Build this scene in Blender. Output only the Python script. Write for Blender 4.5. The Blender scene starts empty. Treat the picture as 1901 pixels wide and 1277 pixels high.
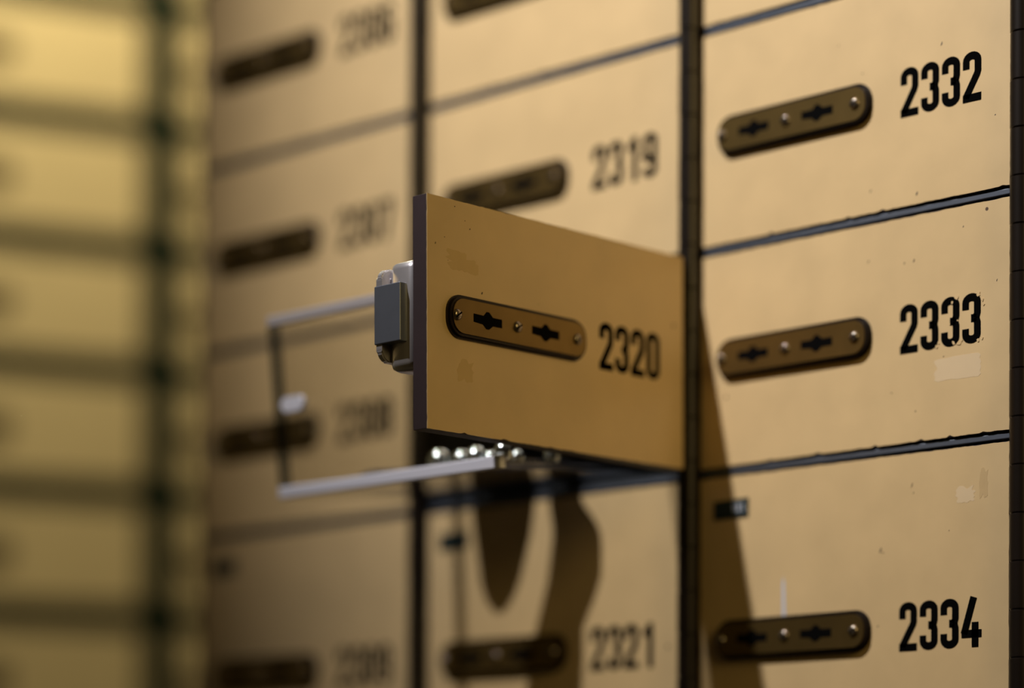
import bpy, bmesh, math, random
from mathutils import Vector, Matrix, noise
random.seed(7)

U = 0.078            # one row of boxes, metres; every length below is in rows
Z0 = 1.741           # height of the row line above boxes 2319 / 2332
def P(x, y, z): return Vector((x*U, y*U, z*U + Z0))
sc = bpy.context.scene
COL = sc.collection

# ------------------------------------------------------------------ camera
CAM = P(7.51903, -9.03152, -3.73378)
yaw, pit, rol = 0.763660, 0.007061, 0.003776
F = Vector((-math.sin(yaw)*math.cos(pit), math.cos(yaw)*math.cos(pit), math.sin(pit)))
R = Vector((math.cos(yaw), math.sin(yaw), 0)); Up = R.cross(F)
R2 = R*math.cos(rol) + Up*math.sin(rol); U2 = -R*math.sin(rol) + Up*math.cos(rol)
cam = bpy.data.cameras.new('camera'); co = bpy.data.objects.new('camera', cam); COL.objects.link(co)
m = Matrix((( R2.x, U2.x, -F.x, CAM.x), (R2.y, U2.y, -F.y, CAM.y), (R2.z, U2.z, -F.z, CAM.z), (0, 0, 0, 1)))
co.matrix_world = m
cam.sensor_width = 36; cam.lens = 91.1877; cam.shift_y = 0.48440
cam.clip_start = 0.02; cam.clip_end = 50
cam.dof.use_dof = True; cam.dof.focus_distance = 0.828; cam.dof.aperture_fstop = 2.75
sc.camera = co

# ------------------------------------------------------------------ world, lights, exposure
w = bpy.data.worlds.new('world'); sc.world = w; w.use_nodes = True
w.node_tree.nodes['Background'].inputs[0].default_value = (1.0, 0.62, 0.28, 1)
w.node_tree.nodes['Background'].inputs[1].default_value = 0.035
vs = sc.view_settings
vs.view_transform = 'Standard'; vs.look = 'None'; vs.exposure = 0.0; vs.gamma = 1.0; vs.use_curve_mapping = False

def aim(o, tgt):
    d = tgt - o.location
    o.rotation_euler = d.to_track_quat('-Z', 'Y').to_euler()
def spot(name, loc, tgt, watts, col, size, blend, rad):
    l = bpy.data.lights.new(name, 'SPOT'); l.energy = watts; l.color = col
    l.spot_size = math.radians(size); l.spot_blend = blend; l.shadow_soft_size = rad
    o = bpy.data.objects.new(name, l); COL.objects.link(o); o.location = loc; aim(o, tgt); return o
def area(name, loc, tgt, watts, col, sx, sy):
    l = bpy.data.lights.new(name, 'AREA'); l.energy = watts; l.color = col
    l.shape = 'RECTANGLE'; l.size = sx; l.size_y = sy
    o = bpy.data.objects.new(name, l); COL.objects.link(o); o.location = loc; aim(o, tgt); return o
# the ceiling spot over the aisle, a warm lamp further along the vault, a lamp over the angled cabinet
spot('ceiling_spot', P(-2.08, -7.65, 9.0), P(0.12, 0, 1.0), 60, (1.0, 0.975, 0.98), 41.5, 1.0, 0.011)
area('aisle_lamp', P(17, -5, 5), P(0, 0, -2), 4.9, (1.0, 0.73, 0.27), 0.5, 0.5)
area('far_lamp', P(-7.0, 1.4, 8.6), P(-10.0, 2.6, 2.5), 7.2, (1.0, 0.97, 0.66), 0.12, 0.12)

# ------------------------------------------------------------------ materials
def mat(name, col, rough=0.5, metal=0.0, var=0.0, scale=30, spec=0.5, coat=0.0, bump=0.0):
    m = bpy.data.materials.new(name); m.use_nodes = True
    nt = m.node_tree; b = nt.nodes['Principled BSDF']
    b.inputs['Base Color'].default_value = (*col, 1)
    b.inputs['Roughness'].default_value = rough; b.inputs['Metallic'].default_value = metal
    b.inputs['Specular IOR Level'].default_value = spec
    b.inputs['Coat Weight'].default_value = coat; b.inputs['Coat Roughness'].default_value = 0.3
    tc = nt.nodes.new('ShaderNodeTexCoord')
    n = nt.nodes.new('ShaderNodeTexNoise'); n.inputs['Scale'].default_value = scale; n.inputs['Detail'].default_value = 6
    nt.links.new(tc.outputs['Object'], n.inputs['Vector'])
    if var:
        r = nt.nodes.new('ShaderNodeMix'); r.data_type = 'RGBA'
        r.inputs['A'].default_value = (*[c*(1-var) for c in col], 1)
        r.inputs['B'].default_value = (*[min(1, c*(1+var)) for c in col], 1)
        nt.links.new(n.outputs['Fac'], r.inputs['Factor']); nt.links.new(r.outputs['Result'], b.inputs['Base Color'])
    if bump:
        bp = nt.nodes.new('ShaderNodeBump'); bp.inputs['Strength'].default_value = bump; bp.inputs['Distance'].default_value = 0.0005
        nt.links.new(n.outputs['Fac'], bp.inputs['Height']); nt.links.new(bp.outputs['Normal'], b.inputs['Normal'])
    return m

def paint_mat():
    """cream enamel, slightly uneven, with sparse tiny chips showing the dark core"""
    m = mat('cream_enamel', (0.66, 0.47, 0.235), rough=0.38, var=0.06, scale=18, spec=0.75)
    nt = m.node_tree; b = nt.nodes['Principled BSDF']
    src = b.inputs['Base Color'].links[0].from_socket
    tc = [n for n in nt.nodes if n.type == 'TEX_COORD'][0]
    inf = nt.nodes.new('ShaderNodeObjectInfo')
    add = nt.nodes.new('ShaderNodeVectorMath'); add.operation = 'ADD'
    nt.links.new(tc.outputs['Object'], add.inputs[0]); nt.links.new(inf.outputs['Location'], add.inputs[1])
    # mottled wear
    n2 = nt.nodes.new('ShaderNodeTexNoise'); n2.inputs['Scale'].default_value = 55; n2.inputs['Detail'].default_value = 4
    nt.links.new(add.outputs[0], n2.inputs['Vector'])
    mr = nt.nodes.new('ShaderNodeMapRange'); mr.inputs[1].default_value = .35; mr.inputs[2].default_value = .7
    mr.inputs[3].default_value = .95; mr.inputs[4].default_value = 1.04
    nt.links.new(n2.outputs['Fac'], mr.inputs[0])
    mul = nt.nodes.new('ShaderNodeVectorMath'); mul.operation = 'SCALE'
    nt.links.new(src, mul.inputs[0]); nt.links.new(mr.outputs[0], mul.inputs['Scale'])
    # chips
    v = nt.nodes.new('ShaderNodeTexVoronoi'); v.inputs['Scale'].default_value = 75
    nt.links.new(add.outputs[0], v.inputs['Vector'])
    lt = nt.nodes.new('ShaderNodeMath'); lt.operation = 'LESS_THAN'; lt.inputs[1].default_value = 0.055
    nt.links.new(v.outputs['Distance'], lt.inputs[0])
    sep = nt.nodes.new('ShaderNodeSeparateColor'); nt.links.new(v.outputs['Color'], sep.inputs[0])
    lt2 = nt.nodes.new('ShaderNodeMath'); lt2.operation = 'LESS_THAN'; lt2.inputs[1].default_value = 0.17
    nt.links.new(sep.outputs[0], lt2.inputs[0])
    an = nt.nodes.new('ShaderNodeMath'); an.operation = 'MULTIPLY'
    nt.links.new(lt.outputs[0], an.inputs[0]); nt.links.new(lt2.outputs[0], an.inputs[1])
    mx = nt.nodes.new('ShaderNodeMix'); mx.data_type = 'RGBA'; mx.inputs['B'].default_value = (0.10, 0.06, 0.035, 1)
    nt.links.new(an.outputs[0], mx.inputs['Factor']); nt.links.new(mul.outputs[0], mx.inputs['A'])
    nt.links.new(mx.outputs['Result'], b.inputs['Base Color'])
    return m

M = {}
M['paint'] = paint_mat()
M['core'] = mat('door_core', (0.030, 0.015, 0.017), 0.6, var=.25, scale=120)
M['bronze'] = mat('aged_bronze', (0.22, 0.142, 0.045), 0.36, 0.88, var=.18, scale=90, bump=.15)
M['rim'] = mat('plate_rim', (0.018, 0.011, 0.007), 0.4, 0.5)
M['black'] = mat('keyhole_black', (0.0015, 0.0013, 0.0013), 0.9, spec=0.05)
M['ink'] = mat('number_paint', (0.003, 0.003, 0.003), 0.8, spec=.0)
M['screw'] = mat('screw_steel', (0.30, 0.25, 0.20), 0.25, 0.9)
M['hinge'] = mat('hinge_brown', (0.014, 0.009, 0.006), 0.33, 0.35, var=.3, scale=70)
M['steel'] = mat('divider_steel', (0.105, 0.120, 0.150), 0.45, 0.4, var=.2, scale=90)
M['dark'] = mat('compartment_steel', (0.030, 0.033, 0.036), 0.5, 0.4, var=.2)
M['chrome'] = mat('lock_chrome', (0.62, 0.59, 0.61), 0.30, 0.7)
M['bolt'] = mat('bolt_steel', (0.18, 0.195, 0.235), 0.42, 0.6, var=.08, scale=200)
M['tape'] = mat('label_tape', (0.010, 0.022, 0.024), 0.35)
M['white'] = mat('label_print', (0.55, 0.58, 0.66), 0.5)
M['velvet'] = mat('shadow_caster_velvet', (0.05, 0.045, 0.05), 0.95)  # only on the added, unseen shadow casters in the box
M['silver'] = mat('polished_silver', (0.85, 0.95, 1.0), 0.16, 1.0)
M['residue'] = mat('residue_pale', (0.67, 0.50, 0.29), 0.6, var=.05, scale=120)
M['resdark'] = mat('residue_dark', (0.55, 0.38, 0.175), 0.6, var=.15, scale=150)
M['resfaint'] = mat('residue_faint', (0.60, 0.42, 0.20), 0.6, var=.08, scale=150)
M['green'] = mat('green_frame', (0.009, 0.013, 0.005), 0.7, 0.0, spec=.1, var=.2)
M['wallpaint'] = mat('vault_wall', (0.28, 0.24, 0.18), 0.8, var=.1, scale=4)
M['floor'] = mat('vault_floor', (0.16, 0.13, 0.10), 0.5, var=.2, scale=6)
M['ceil'] = mat('vault_ceiling', (0.5, 0.47, 0.42), 0.9)
M['edge'] = mat('acrylic_edge_gleam', (0.86, 0.84, 0.92), 0.25, 0.0, spec=.8)  # white stands in for ceiling light caught along the acrylic edge
M['edge_dim'] = mat('acrylic_edge_gleam_dim', (0.44, 0.40, 0.40), 0.3, 0.0, spec=.6)  # same acrylic edge with a weaker gleam put into its colour

def acrylic(name='clear_acrylic', tint=(.975, .97, .955, 1)):
    m = bpy.data.materials.new(name); m.use_nodes = True; nt = m.node_tree; nt.nodes.clear()
    o = nt.nodes.new('ShaderNodeOutputMaterial'); mx = nt.nodes.new('ShaderNodeMixShader')
    t = nt.nodes.new('ShaderNodeBsdfTransparent'); t.inputs[0].default_value = tint
    g = nt.nodes.new('ShaderNodeBsdfGlossy'); g.inputs['Roughness'].default_value = .05
    f = nt.nodes.new('ShaderNodeFresnel'); f.inputs['IOR'].default_value = 1.49
    g2 = nt.nodes.new('ShaderNodeNewGeometry'); io = nt.nodes.new('ShaderNodeMix')      # same index for both faces of the thin sheet
    io.inputs['A'].default_value = 1.49; io.inputs['B'].default_value = 1/1.49
    nt.links.new(g2.outputs['Backfacing'], io.inputs['Factor']); nt.links.new(io.outputs['Result'], f.inputs['IOR'])
    nt.links.new(f.outputs[0], mx.inputs[0]); nt.links.new(t.outputs[0], mx.inputs[1]); nt.links.new(g.outputs[0], mx.inputs[2])
    nt.links.new(mx.outputs[0], o.inputs[0]); return m
M['acrylic'] = acrylic()
M['smoked'] = acrylic('smoked_acrylic', (.52, .54, .56, 1))

# ------------------------------------------------------------------ mesh helpers (lengths in rows)
def link(name, bm, mats, parent=None, mtx=None, smooth=False):
    me = bpy.data.meshes.new(name)
    bmesh.ops.recalc_face_normals(bm, faces=bm.faces)
    for v in bm.verts: v.co *= U
    if smooth:
        for f in bm.faces: f.smooth = True
    bm.to_mesh(me); bm.free()
    if not isinstance(mats, (list, tuple)): mats = [mats]
    for q in mats: me.materials.append(q)
    o = bpy.data.objects.new(name, me); COL.objects.link(o)
    if parent: o.parent = parent
    if mtx is not None: o.matrix_local = mtx
    return o
def box(bm, x0, x1, y0, y1, z0, z1, mi=0, bev=0):
    vs_ = [bm.verts.new((x, y, z)) for x in (x0, x1) for y in (y0, y1) for z in (z0, z1)]
    idx = [(0,1,3,2),(4,6,7,5),(0,4,5,1),(2,3,7,6),(0,2,6,4),(1,5,7,3)]
    fs = [bm.faces.new([vs_[i] for i in q]) for q in idx]
    for f in fs: f.material_index = mi
    if bev:
        es = list({e for f in fs for e in f.edges})
        r = bmesh.ops.bevel(bm, geom=es, offset=bev, segments=2, affect='EDGES', profile=.5)
        for f in r['faces']: f.material_index = mi
def prism(bm, pts, y0, y1, mi=0, flip=False):
    """outline in x,z pushed out from y0 to y1"""
    a = [bm.verts.new((x, y0, z)) for x, z in pts]; b = [bm.verts.new((x, y1, z)) for x, z in pts]
    n = len(pts)
    fs = [bm.faces.new(a), bm.faces.new(list(reversed(b)))]
    for i in range(n): fs.append(bm.faces.new((a[i], b[i], b[(i+1) % n], a[(i+1) % n])))
    for f in fs: f.material_index = mi
    return fs
def rrect(x0, x1, z0, z1, r, n=6):
    pts = []
    for cx, cz, a0 in ((x1-r, z1-r, 0), (x0+r, z1-r, 90), (x0+r, z0+r, 180), (x1-r, z0+r, 270)):
        for k in range(n+1):
            a = math.radians(a0 + 90*k/n); pts.append((cx + r*math.cos(a), cz + r*math.sin(a)))
    return pts
def empty(name, loc, rz=0):
    o = bpy.data.objects.new(name, None); COL.objects.link(o); o.location = loc; o.rotation_euler = (0, 0, rz)
    o.empty_display_size = .02; return o
def tag(o, label, cat, group=None):
    o['label'] = label; o['category'] = cat
    if group: o['group'] = group
def T(x, y, z): return Matrix.Translation((x*U, y*U, z*U))

# ------------------------------------------------------------------ stencil digits
H_, W_, S_ = 0.207, 0.090, 0.0325
def arc(cx, cz, rx, rz, a0, a1, n=6):
    return [(cx + rx*math.cos(math.radians(a0 + (a1-a0)*k/n)), cz + rz*math.sin(math.radians(a0 + (a1-a0)*k/n))) for k in range(n+1)]
def glyph(ch):
    l, r, b, t = S_/2, W_-S_/2, S_/2, H_-S_/2
    c = W_/2; rx = c-l; rz = .022
    top = arc(c, t-rz, rx, rz, 180, 0, 10)
    bot = arc(c, b+rz, rx, rz, 0, -180, 10)
    if ch == '2': return [[(l, H_*.66)] + top + [(r, H_*.60), (r-.004, H_*.54), (l+.002, b+.010), (l, b)], [(0, b), (W_, b)]]
    if ch == '3': return [[(l, H_*.68)] + top + [(r, H_*.60), (r-.006, H_*.5)], [(W_*.48, H_*.5), (r-.004, H_*.5)],
                          [(r-.006, H_*.5), (r, H_*.40)] + bot + [(l, H_*.30)]]
    if ch == '0': return [[(l, H_*.5)] + top + bot + [(l, H_*.5)]]
    if ch == '1': return [[(r-.016, 0), (r-.016, H_)], [(r-.018, H_*.92), (l+.004, H_*.72)]]
    if ch == '9': return [[(l, H_*.22)] + list(reversed(bot)) + list(reversed(top)) + [(l, H_*.52)] + arc(c, H_*.52, rx, .024, 180, 360, 8)]
    if ch == '4': return [[(W_*.66, H_), (l-.004, H_*.27)], [(0, H_*.27), (W_+.008, H_*.27)], [(W_*.74, 0), (W_*.74, H_*.50)]]
    if ch == '8': return [[(l, H_*.72)] + top + [(r, H_*.62)] + arc(c, H_*.56, rx, .014, 0, -180, 6) + [(l, H_*.72)],
                          [(l, H_*.28)] + list(reversed(bot)) + [(r, H_*.40)] + arc(c, H_*.47, rx, .014, 0, 180, 6) + [(l, H_*.28)]]
    if ch == '7': return [[(0, t), (W_-.006, t)], [(r-.002, t), (l+.016, 0)]]
    if ch == '6': return [[(r, H_*.74)] + list(reversed(top)) + bot[::-1][:0] + [(l, b+rz)] + list(reversed(bot)) + [(r, H_*.44)] + arc(c, H_*.44, rx, .024, 0, 180, 8)]
def stroke(bm, pts, s, y0, y1):
    pts = [Vector(p) for p in pts]; n = len(pts); L = []; Rr = []
    for i, p in enumerate(pts):
        d0 = (p - pts[i-1]).normalized() if i else None
        d1 = (pts[i+1] - p).normalized() if i < n-1 else None
        d0 = d0 or d1; d1 = d1 or d0
        nn = Vector((-(d0.y+d1.y), d0.x+d1.x))
        if nn.length < 1e-6: nn = Vector((-d0.y, d0.x))
        nn.normalize(); k = max(.55, nn.dot(Vector((-d0.y, d0.x))))
        L.append(p + nn*s/2/k); Rr.append(p - nn*s/2/k)
    for i in range(n-1):
        q = [L[i], L[i+1], Rr[i+1], Rr[i]]
        try: prism(bm, [(v.x, v.y) for v in q], y0, y1)
        except ValueError: pass
def number_bm(text, h=1.0, adv=.104, y=.0012):
    bm = bmesh.new(); x = 0
    for ch in text:
        for st in glyph(ch):
            stroke(bm, [(x + a*h, b*h) for a, b in st], S_*h, -y, 0.0002)
        x += adv*h
    bmesh.ops.triangulate(bm, faces=bm.faces)
    return bm

# ------------------------------------------------------------------ door and its pieces; local frame: free edge at x=0, front face y=0, foot z=0
DW = 1.610; TH = 0.082
def ragged(w, h, seed, amp=.0030, n=90):
    rnd = random.Random(seed); pts = []
    chips = [(rnd.random(), rnd.uniform(.006, .02), rnd.uniform(.006, .016)) for _ in range(7)]
    def off(t, side):
        v = amp*abs(noise.noise(Vector((t*38, side*7.3+seed, 0))))*1.6
        if side in (0, 2):
            for c, wd, dp in chips:
                if abs(t-c) < wd*.6: v = max(v, dp*(1-abs(t-c)/(wd*.6))*(.35 if side == 2 else .9))
        return v
    for i in range(n): t = i/n; pts.append((t*w, off(t, 0)))
    for i in range(n//2): t = i/(n//2); pts.append((w - off(t, 1), t*h))
    for i in range(n): t = i/n; pts.append((w - t*w, h - off(t, 2)))
    for i in range(n//2): t = i/(n//2); pts.append((off(t, 3), h - t*h))
    return pts
def door_bm(h, seed, detail=True, wd=1.630):
    bm = bmesh.new()
    box(bm, 0, wd, .0026, TH, 0, h, 1, .002)
    prism(bm, ragged(wd, h, seed) if detail else [(0, 0), (wd, 0), (wd, h), (0, h)], 0, .0028, 0)
    return bm
PX0, PX1, PH = 0.113, 0.936, 0.162
def plate_bm():
    bm = bmesh.new()
    prism(bm, rrect(PX0-.008, PX1+.008, -PH/2-.008, PH/2+.008, .076, 8), -.010, -.0002, 1)
    prism(bm, rrect(PX0, PX1, -PH/2, PH/2, .070, 8), -.024, -.012, 1)
    prism(bm, rrect(PX0+.010, PX1-.010, -PH/2+.010, PH/2-.010, .061, 8), -.030, -.024, 0)
    return bm
def keyhole_bm():
    bm = bmesh.new()
    pts = [(-.084,-.015),(-.030,-.019),(-.010,-.036),(.006,-.036),(.030,-.019),(.084,-.019),(.084,.017),(.030,.017),(.008,.036),(-.008,.036),(-.026,.018),(-.084,.019)]
    prism(bm, pts, -.0006, .0002); return bm
def screw_bm():
    bm = bmesh.new(); rings = [(.024, 0), (.022, -.007), (.014, -.012), (.0, -.013)]; n = 18; prev = None
    for r, y in rings:
        if r == 0:
            c = bm.verts.new((0, y, 0))
            for i in range(n): bm.faces.new((prev[i], prev[(i+1) % n], c))
        else:
            cur = [bm.verts.new((r*math.cos(2*math.pi*i/n), y, r*math.sin(2*math.pi*i/n))) for i in range(n)]
            if prev:
                for i in range(n): bm.faces.new((prev[i], prev[(i+1) % n], cur[(i+1) % n], cur[i]))
            prev = cur
    s = math.radians(35); c_, s_ = math.cos(s), math.sin(s)
    pts = [(-.018*c_ + .003*s_, -.018*s_ - .003*c_), (.018*c_ + .003*s_, .018*s_ - .003*c_), (.018*c_ - .003*s_, .018*s_ + .003*c_), (-.018*c_ - .003*s_, -.018*s_ + .003*c_)]
    prism(bm, pts, -.0138, -.011, 1); return bm

protos = {}
def shared(name, maker, mats, parent, mtx, smooth=False):
    if name not in protos: protos[name] = link(name, maker(), mats, None, None, smooth); o = protos[name]; first = True
    else: o = protos[name].copy(); COL.objects.link(o)
    o.parent = parent; o.matrix_local = mtx; return o

def make_box(num, loc, rz, h, label, group, seed, swing=None, sticker=False, fine=True, numdx=0, numdz=0, extra=None, mirror=False):
    """a safe deposit box: Empty at the compartment's lower front corner; door carries plate, keyholes, screws, number"""
    t = empty('deposit_box', loc, rz); tag(t, label, 'deposit box', group)
    d = link('door', door_bm(h, seed, fine, DW if swing else 1.632), [M['paint'], M['core']], t, swing)
    zc = h/2 if h < 1.2 else h - .732
    shared('lock_plate', plate_bm, [M['bronze'], M['rim']], d, T(0, 0, zc))
    for kx in (.322, .672): shared('keyhole', keyhole_bm, M['black'], d, T(kx, -.0302, zc))
    for sx in (.143, .500, .872): shared('screw', screw_bm, [M['screw'], M['black']], d, T(sx, -.0300, zc), True)
    if num:
        n = link('number', number_bm(num), M['ink'], d, T(1.090 + numdx, -.0002, zc - .100 + numdz))
    if sticker:
        bm = bmesh.new(); prism(bm, [(0, 0), (.194, .002), (.195, .086), (.001, .083)], -.004, -.0002, 0)
        s = link('sticker', bm, M['tape'], d, T(.083, 0, h-.190)); s['label'] = 'dark label tape'
        if sticker == 2:
            link('sticker_print', number_bm('181', .19, .135, .0008), M['white'], d, T(.083+.104, -.0042, h-.190+.026))
    if extra: extra(d, h)
    # steel sleeve behind the door, standing in the cabinet
    if fine or True:
        bm = bmesh.new(); e = .018; D = 4.6; y0 = TH + .02; x0, x1 = -.02, DW + .0
        for a in ((x0, x0+e, y0, D, .0, h), (x1-e, x1, y0, D, .0, h), (x0+e, x1-e, y0, D, 0, e), (x0+e, x1-e, y0, D, h-e, h), (x0+e, x1-e, D-e, D, e, h-e)):
            box(bm, *a)
        link('sleeve', bm, M['dark'], t)
    return t

# ------------------------------------------------------------------ main cabinet
CW = 1.75362
GAP = .0235
def zlow(r): return -r-1+GAP if r < 2 else -3.5+GAP
def hgt(r): return 1-2*GAP if r < 2 else 1.5-2*GAP
numbers = {(-2,-1):'2306', (-2,0):'2307', (-2,1):'2308', (-2,2):'2309', (-1,-1):'2318', (-1,0):'2319', (-1,1):'2320', (-1,2):'2321',
           (0,-1):'2331', (0,0):'2332', (0,1):'2333', (0,2):'2334'}
cname = {-2: 'left column of the main cabinet', -1: 'middle column', 0: 'right column'}
labels = {
 (0,-1): 'cream deposit box above 2332, only its lower edge in view',
 (0,0): 'closed cream deposit box with crisp black number 2332, top of the right column',
 (0,1): 'closed cream deposit box with chipped black number 2333',
 (0,2): 'tall cream deposit box numbered 2334 with dark tape label and white drip',
 (-1,-1): 'cream deposit box cut off by the top edge, directly above box 2319',
 (-1,0): 'closed cream deposit box numbered 2319, above the open door',
 (-1,1): 'open deposit box 2320 with its tan door swung out and chrome lock showing',
 (-1,2): 'tall cream deposit box numbered 2321, below the open door',
 (-2,-1): 'blurred cream deposit box 2306, topmost in the main cabinet left column',
 (-2,0): 'blurred cream deposit box 2307, directly above box 2308',
 (-2,1): 'blurred cream deposit box 2308 seen through the clear acrylic box',
 (-2,2): 'blurred tall cream deposit box 2309 with small dark label, bottom of its column',
}
def decal(d, name, mat_, pts, label, y=-.0004):
    bm = bmesh.new(); prism(bm, pts, y, -.0001); o = link(name, bm, mat_, d); o['label'] = label; return o
def blob(x0, x1, z0, z1, seed, amp=.16, n=36):
    cx, cz = (x0+x1)/2, (z0+z1)/2; pts = []
    for i in range(n):
        a = 2*math.pi*i/n; s = max(abs(math.cos(a)), abs(math.sin(a)))
        k = (1/s)*(1 - amp*abs(noise.noise(Vector((math.cos(a)*2+seed, math.sin(a)*2, 1.7)))))
        pts.append((cx + (x1-x0)/2*math.cos(a)*k, cz + (z1-z0)/2*math.sin(a)*k))
    return pts
def chips(d, L):
    rnd = random.Random(len(L))
    for u, v, a, b in L:
        bm = bmesh.new()
        m_ = 8; pts = [(u + a*rnd.uniform(.5, 1.2)*math.cos(2*math.pi*i/m_) + b*.4*math.sin(2*math.pi*i/m_), v + b*rnd.uniform(.5, 1.2)*math.sin(2*math.pi*i/m_)) for i in range(m_)]
        prism(bm, pts, -.0006, -.0001)
        o = link('paint_chip', bm, M['core'], d); o['label'] = 'small dark chip in the enamel'
CH2332 = [(1.173, .043, .004, .009), (.935, .094, .003, .008), (1.296, .647, .003, .009), (.891, .607, .0025, .005), (.765, .754, .002, .004), (1.56, .30, .003, .003)]
CH2333 = [(.925, .796, .0025, .008), (1.111, .76, .003, .006), (1.16, .764, .003, .008), (1.405, .866, .003, .004), (1.047, .219, .003, .003), (1.31, .34, .003, .003), (1.57, .62, .002, .006)]
CH2334 = [(.992, 1.056, .0035, .013), (1.004, 1.046, .008, .002), (1.152, 1.316, .002, .012), (1.16, 1.285, .002, .005), (.98, .735, .004, .004), (1.339, 1.112, .002, .003)]
CH2320 = [(.159, .926, .004, .003), (.247, .847, .004, .004), (.10, .792, .003, .003), (.048, .759, .003, .006), (.318, .594, .005, .006), (.218, .877, .003, .002), (.955, .503, .006, .006), (.66, .60, .002, .003), (.12, .70, .002, .002)]
def ex2332(d, h):
    chips(d, CH2332)
def ex2333(d, h):
    chips(d, CH2333)
    decal(d, 'tape_residue', M['residue'], blob(1.26, 1.50, .235, .335, 3, .25), 'pale patch where a label came off')
    # chipped flakes over the number
    rnd = random.Random(5)
    for cx, cz, r in ((1.375,.575,.010),(1.352,.56,.007),(1.48,.575,.012),(1.50,.55,.008),(1.505,.53,.006),(1.275,.385,.008),(1.36,.39,.009),(1.385,.385,.010),(1.40,.395,.006),
                      (1.48,.385,.007),(1.50,.39,.006),(1.34,.47,.004),(1.285,.40,.006),(1.38,.48,.004)):
        bm = bmesh.new(); m_ = 9; pts = [(cx + r*rnd.uniform(.5, 1.2)*math.cos(2*math.pi*i/m_), cz + r*rnd.uniform(.5, 1.2)*math.sin(2*math.pi*i/m_)) for i in range(m_)]
        prism(bm, pts, -.0022, -.0005)
        o = link('paint_chip', bm, M['paint'], d); o['label'] = 'flake missing from the number'
def ex2334(d, h):
    chips(d, CH2334)
    decal(d, 'tape_residue', M['resdark'], blob(1.485, 1.530, h-.225, h-.095, 8, .5), 'brown scrap of glue')
    decal(d, 'tape_residue', M['residue'], blob(1.37, 1.47, h-.235, h-.16, 5, .6), 'pale scrap of glue')
    decal(d, 'white_drip', M['white'], [(.458, h-.652), (.500, h-.652), (.486, h-.640), (.480, h-.50), (.474, h-.468), (.466, h-.50), (.467, h-.640)], 'white drip of paint')
def ex2320(d, h):
    chips(d, CH2320)
    decal(d, 'tape_residue', M['resfaint'], blob(.10, .30, .66, .75, 4, .9), 'faint smudge near the top of the door')
    decal(d, 'tape_residue', M['resfaint'], blob(.17, .27, .21, .31, 8, .6), 'worn patch below the lock plate')
    # ---- lock case on the inner side of the door (local +y is the back)
    bm = bmesh.new()
    B = TH
    box(bm, .004, .48, B, B+.150, h-.700, h-.247, 0, .034)
    box(bm, .020, .30, B+.125, B+.150, h-.68, h-.30, 0, .012)
    c = link('lock_case', bm, M['chrome'], d, None, True); c['label'] = 'chrome lock case'
    bm = bmesh.new(); pts = rrect(-.030, .26, h-.655, h-.272, .045, 6)
    prism(bm, pts, B+.152, B+.186)
    bmesh.ops.bevel(bm, geom=bm.edges[:], offset=.006, segments=2, affect='EDGES')
    c = link('lock_cover', bm, M['chrome'], d); c['label'] = 'polished steel cover with rounded ends'
    bm = bmesh.new(); box(bm, -.036, .20, B+.040, B+.193, h-.585, h-.345, 0, .004)
    c = link('bolt', bm, M['bolt'], d); c['label'] = 'dark grey steel bolt'

for k in (-2, -1, 0):
    for r in (-1, 0, 1, 2):
        x0 = k*CW + .0405
        loc = P(x0, 0, zlow(r)); num = numbers[(k, r)]
        swing = None; ex = None
        if (k, r) == (-1, 1):
            # hinged at its right edge, swung 90 degrees toward the room
            hx, hy = DW + .012, -.0
            Mx = T(1.7116 - .0405 + .053, -.085, -.004) @ Matrix.Rotation(math.radians(90), 4, 'Z') @ Matrix.Rotation(math.radians(-.45), 4, 'Y') @ T(-DW, 0, 0)
            swing = Mx; ex = ex2320
        if (k, r) == (0, 0): ex = ex2332
        if (k, r) == (0, 1): ex = ex2333
        if (k, r) == (0, 2): ex = ex2334
        make_box(num, loc, 0, hgt(r), labels[(k, r)], 'deposit boxes of the main cabinet', 11*k + r + 50, swing,
                 sticker=(2 if (k, r) == (0, 2) else 1 if r == 2 else False),
                 numdx=(-.045 if (k, r) == (-1, 1) else 0), extra=ex)

cab = empty('deposit_cabinet', P(-2*CW, 0, -3.6)); tag(cab, 'dark steel cabinet frame that holds the numbered deposit boxes', 'cabinet')
def cpart(name, bm, mt): return link(name, bm, mt, cab, T(2*CW, 0, 3.6))
bm = bmesh.new(); XL, XR = -2*CW-.0, CW + .9
for k in (-2, -1, 0, 1): box(bm, k*CW - (.075 if k > -2 else -.004), k*CW + .0195, .014, 4.7, -3.6, 1.1)
box(bm, XL+.004, XR, 4.7, 4.8, -3.6, 1.1)
for z0, z1 in ((-3.6, -3.51), (1.01, 1.1)):
    for k in (-2, -1, 0): box(bm, k*CW+.0195, (k+1)*CW-.075, .014, 4.7, z0, z1)
cpart('carcass', bm, M['hinge'])
for k in (-2, -1, 0):
    for r in (0, 1, 2):
        bm = bmesh.new(); box(bm, k*CW+.0205, (k+1)*CW-.076, .010, 4.69, -r-.0095, -r+.0140, 0, .003)
        cpart('shelf', bm, M['steel'])
bm = bmesh.new(); box(bm, CW+.05, XR, .0, 4.7, -3.6, 1.1); cpart('end_panel', bm, M['core'])

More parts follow.
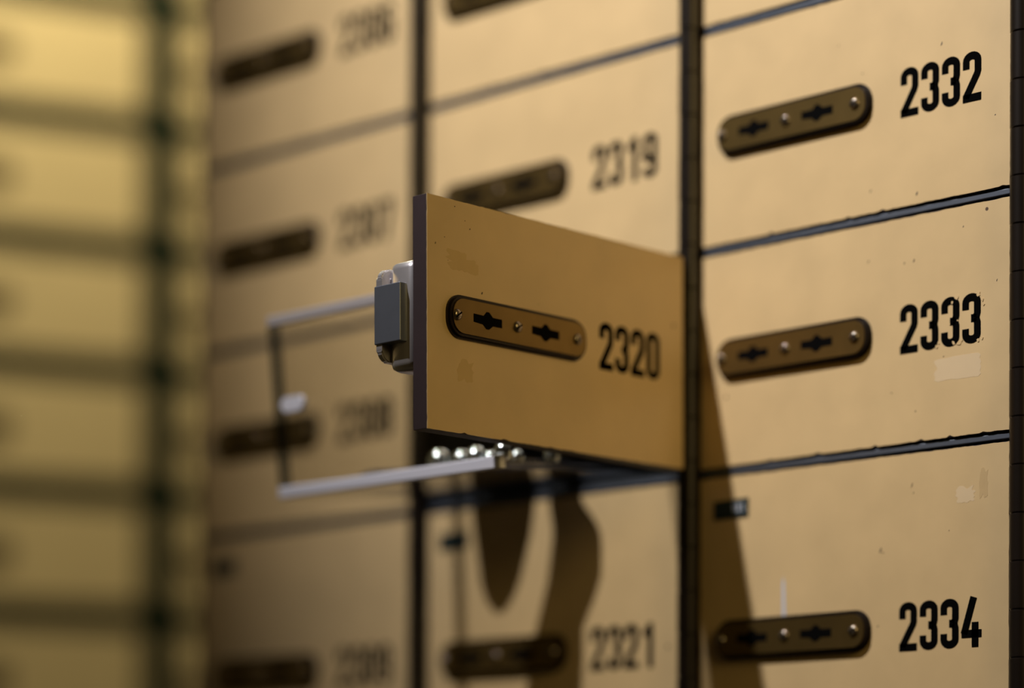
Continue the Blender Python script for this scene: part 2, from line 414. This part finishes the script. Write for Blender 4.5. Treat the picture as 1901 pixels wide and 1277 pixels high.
# piano hinges: barrel with knuckles, leaf behind
for k, lb in ((-1, 'dark brown piano hinge strip between left and middle columns'), (0, 'dark brown piano hinge the open door 2320 hangs from'), (1, 'dark brown piano hinge at the right edge of the picture')):
    t = empty('piano_hinge', P(k*CW, 0, -3.5)); tag(t, lb, 'hinge', 'piano hinges between the columns')
    bm = bmesh.new(); box(bm, -.058, .036, .0, .0125, 0, 4.5); link('leaf', bm, M['hinge'], t)
    bm = bmesh.new(); n = 20; z = 0; i = 0; ax, ay, r0 = -.0045, -.031, .0495
    rings = []
    while z < 4.5:
        z1 = z + .195*(1 + .0*random.random()); dr = .0012 if i % 2 else 0
        rings += [(z, r0-.006), (z+.004, r0-dr), (z1-.005, r0-dr), (z1-.001, r0-.006)]
        z = z1; i += 1
    prev = None
    for zz, rr in rings:
        cur = [bm.verts.new((ax + rr*math.cos(2*math.pi*j/n), ay + rr*math.sin(2*math.pi*j/n), zz)) for j in range(n)]
        if prev:
            for j in range(n): bm.faces.new((prev[j], prev[(j+1) % n], cur[(j+1) % n], cur[j]))
        else: bm.faces.new(cur)
        prev = cur
    bm.faces.new(prev)
    o = link('barrel', bm, M['hinge'], t)
    for f in o.data.polygons: f.use_smooth = True
    o.data.set_sharp_from_angle(angle=math.radians(40))

# ------------------------------------------------------------------ clear acrylic box sagging out of compartment 2320
TA = math.atan(.098)
ab = empty('acrylic_box', P(-1.555, 0.0, -1.966)); ab.rotation_euler = (TA, 0, 0)
tag(ab, 'clear acrylic box pulled out of open compartment 2320', 'box')
BW, BF, BB, BH, e = 1.425, -1.125, .95, .835, .034
def apart(name, a, mt, bev=0, lab=None):
    bm = bmesh.new(); box(bm, *a, 0, bev); o = link(name, bm, mt, ab)
    if lab: o['label'] = lab
    return o
apart('front_panel', (e+.024, BW-e, BF, BF+e, e+.020, BH-e-.014), M['acrylic'])
apart('side_panel', (0, e, BF+e, BB-e, e, BH), M['acrylic'])
apart('side_panel', (BW-e, BW, BF+e, BB-e, e, BH), M['acrylic'])
apart('back_panel', (e, BW-e, BB-e, BB, e, BH), M['acrylic'])
apart('bottom_panel', (e, BW-e, BF+e, BB-e, 0, e), M['acrylic'])
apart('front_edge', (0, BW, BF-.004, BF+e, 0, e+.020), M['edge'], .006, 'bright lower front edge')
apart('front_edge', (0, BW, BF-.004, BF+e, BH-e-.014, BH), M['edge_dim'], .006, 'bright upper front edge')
apart('corner_edge', (0, e+.024, BF-.002, BF+e, e+.020, BH-e-.014), M['smoked'], .004, 'dark upright front corner')
bm = bmesh.new(); prism(bm, rrect(.075, .235, .385, .455, .03, 5), BF-.022, BF-.0005)
bmesh.ops.bevel(bm, geom=bm.edges[:], offset=.006, segments=2, affect='EDGES')
link('pull_tab', bm, M['edge'], ab, None)

# in the box: glinting beads; unseen pouch and strap, added for their shadows
def onfloor(x, a, h=0): return P(x, -a, -1.966 - .098*a + e + .004 + h)
def flat_thing(name, outline, thick, mt, label, cat):
    """outline: list of (a, xmid, halfwidth); a soft flat body lying on the box floor"""
    bm = bmesh.new(); prev = None; n = 14; o0 = onfloor(outline[0][1], outline[0][0])
    for a, xm, hw in outline:
        c = onfloor(xm, a, thick*.5); cur = []
        for j in range(n):
            an = 2*math.pi*j/n
            q = Vector((c.x + math.cos(an)*hw*U, c.y, c.z + math.sin(an)*thick*.5*U*(1 if hw > .03 else .3))) - o0
            cur.append(bm.verts.new(q/U))
        if prev:
            for j in range(n): bm.faces.new((prev[j], prev[(j+1) % n], cur[(j+1) % n], cur[j]))
        else: bm.faces.new(cur)
        prev = cur
    bm.faces.new(prev)
    o = link(name, bm, mt, None, None, True); o.location = o0; tag(o, label, cat); return o
flat_thing('shadow_caster_pouch', [(-.35,-1.17,.10), (-.30,-1.17,.20), (.0,-1.20,.215), (.12,-1.21,.205), (.20,-1.22,.18), (.27,-1.235,.15), (.33,-1.25,.125), (.365,-1.258,.095), (.385,-1.262,.06), (.396,-1.265,.02)],
           .10, M['velvet'], 'unseen added pouch shape casting the left shadow below the open door', 'pouch')  # invented shape, hidden by the door, throws the tapered shadow
band = [(-.15,-.80,.09), (.0,-.80,.10), (.10,-.80,.105), (.16,-.76,.135), (.20,-.75,.15), (.26,-.765,.16), (.32,-.785,.165), (.38,-.83,.16), (.46,-.90,.145), (.55,-.93,.16), (.65,-.97,.17), (.78,-1.02,.18), (.90,-1.05,.17), (.98,-1.07,.10)]
flat_thing('shadow_caster_strap', band, .05, M['velvet'], 'unseen added strap shape casting the right shadow below the open door', 'strap')  # invented shape, hidden by the door, throws the long wavy shadow
def sphere_bm(r, seg=20, rg=12):
    bm = bmesh.new(); bmesh.ops.create_uvsphere(bm, u_segments=seg, v_segments=rg, radius=r); return bm
bead0 = None
spots_ = [(-.75,.87,.056,'leftmost of the glinting silver beads under the open door'), (-.62,.861,.048,'second glinting silver bead from the left under the open door'),
          (-.51,.88,.050,'third glinting silver bead from the left, one of a close pair'), (-.43,.874,.036,'small silver bead beside the close pair of glints'),
          (-.20,1.03,.042,'silver bead at the front right corner of the acrylic box'), (-.240,.68,.036,'rightmost silver bead under the open door, dim and small'),
          (-.34,.80,.034,'small dim silver bead second from the right under the open door')]
for x, a, r, lb in spots_:
    if bead0 is None: b = link('silver_bead', sphere_bm(1.0, 28, 18), M['silver'], None, None, True); bead0 = b
    else: b = bead0.copy(); COL.objects.link(b)
    b.location = onfloor(x, a, r); b.scale = (r, r, r); tag(b, lb, 'bead', 'silver beads in the acrylic box')

# ------------------------------------------------------------------ second cabinet standing at an angle in the background
AZ = math.atan2(.9256, .3786)
def A(x, y, z):
    c, s_ = math.cos(AZ), math.sin(AZ)
    return P(-9.174 + x*c - y*s_, 4.237 + x*s_ + y*c, 2.205 + z)
BWD, BHT = 1.95, .76
def bdoor_bm(wd):
    bm = bmesh.new(); box(bm, 0, wd, .004, TH, 0, BHT, 1); box(bm, 0, wd, 0, .0041, 0, BHT, 0); return bm
rown = ['topmost', 'second', 'third', 'fourth', 'fifth', 'sixth', 'lowest']
for ci, (cx, cn) in enumerate(((-2.17, 'left of the green upright'), (.10, 'right of the green upright'))):
    for ri, r in enumerate(range(-2, 5)):
        t = empty('deposit_box', A(cx+.055, 0, -r-1+.12), AZ)
        if ri == 0: lb = 'out-of-focus box cut by the top edge, ' + cn + ''
        elif ri == 6: lb = 'out-of-focus box cut by the bottom edge, ' + cn
        else: lb = 'out-of-focus deposit box, ' + rown[ri] + ' from the top, ' + cn
        tag(t, lb, 'deposit box', 'deposit boxes of the background cabinet')
        if ('bdoor') not in protos: protos['bdoor'] = link('door', bdoor_bm(BWD), [M['paint'], M['core']]); d = protos['bdoor']
        else: d = protos['bdoor'].copy(); COL.objects.link(d)
        d.parent = t; d.matrix_local = T(0, 0, 0)
        shared('lock_plate', plate_bm, [M['bronze'], M['rim']], d, T(-.06, 0, BHT/2))
        for sx in (.143, .500, .872): shared('screw', screw_bm, [M['screw'], M['black']], d, T(sx-.06, -.0300, BHT/2), True)
bc = empty('deposit_cabinet', A(0, 0, 0), AZ); tag(bc, 'out-of-focus cabinet with dark green frame, angled in the background at the left', 'cabinet')
bm = bmesh.new()
for x in (-2.27, 0, 2.27): box(bm, x-.145, x+.145, -.02, 4.5, -24.4, 9.5)
link('upright', bm, M['green'], bc)
bm = bmesh.new()
for r in range(-2, 6):
    for x in (-2.27, 0): box(bm, x+.146, x+2.124, .01, 4.5, -r-.11, -r+.11)
link('shelf', bm, M['green'], bc)
bm = bmesh.new(); box(bm, -2.4, 2.4, 4.52, 4.6, -24.4, 9.5)
for x in (-2.27, 0): box(bm, x+.146, x+2.124, .0, 4.5, -24.4, -5.10); box(bm, x+.146, x+2.124, .0, 4.5, 2.10, 9.5)
link('carcass', bm, M['core'], bc)

# ------------------------------------------------------------------ lower and upper fascia of the main cabinet, down to the floor
FZ = -Z0/U
bm = bmesh.new(); box(bm, XL+.004, XR, .01, 4.8, FZ+.005, -3.61); cpart('plinth', bm, M['core'])
bm = bmesh.new(); box(bm, XL+.004, XR, .01, 4.8, 1.11, 9.5); cpart('upper_panel', bm, M['core'])

# ------------------------------------------------------------------ the vault room
def slab(name, x0, x1, y0, y1, z0, z1, mt):
    bm = bmesh.new(); box(bm, x0, x1, y0, y1, z0, z1); o = link(name, bm, mt); o.location = (0, 0, Z0); o['kind'] = 'structure'; return o
RX0, RX1, RY0, RY1, RZ1 = -20, 24, -26, 12, 12.3
slab('floor', RX0-1, RX1+1, RY0-1, RY1+1, FZ-1, FZ, M['floor'])
slab('ceiling', RX0-1, RX1+1, RY0-1, RY1+1, RZ1, RZ1+1, M['ceil'])
slab('wall_left', RX0-1, RX0, RY0, RY1, FZ, RZ1, M['wallpaint'])
slab('wall_right', RX1, RX1+1, RY0, RY1, FZ, RZ1, M['wallpaint'])
slab('wall_back', RX0-1, RX1+1, RY1, RY1+1, FZ, RZ1, M['wallpaint'])
slab('wall_front', RX0-1, RX1+1, RY0-1, RY0, FZ, RZ1, M['wallpaint'])
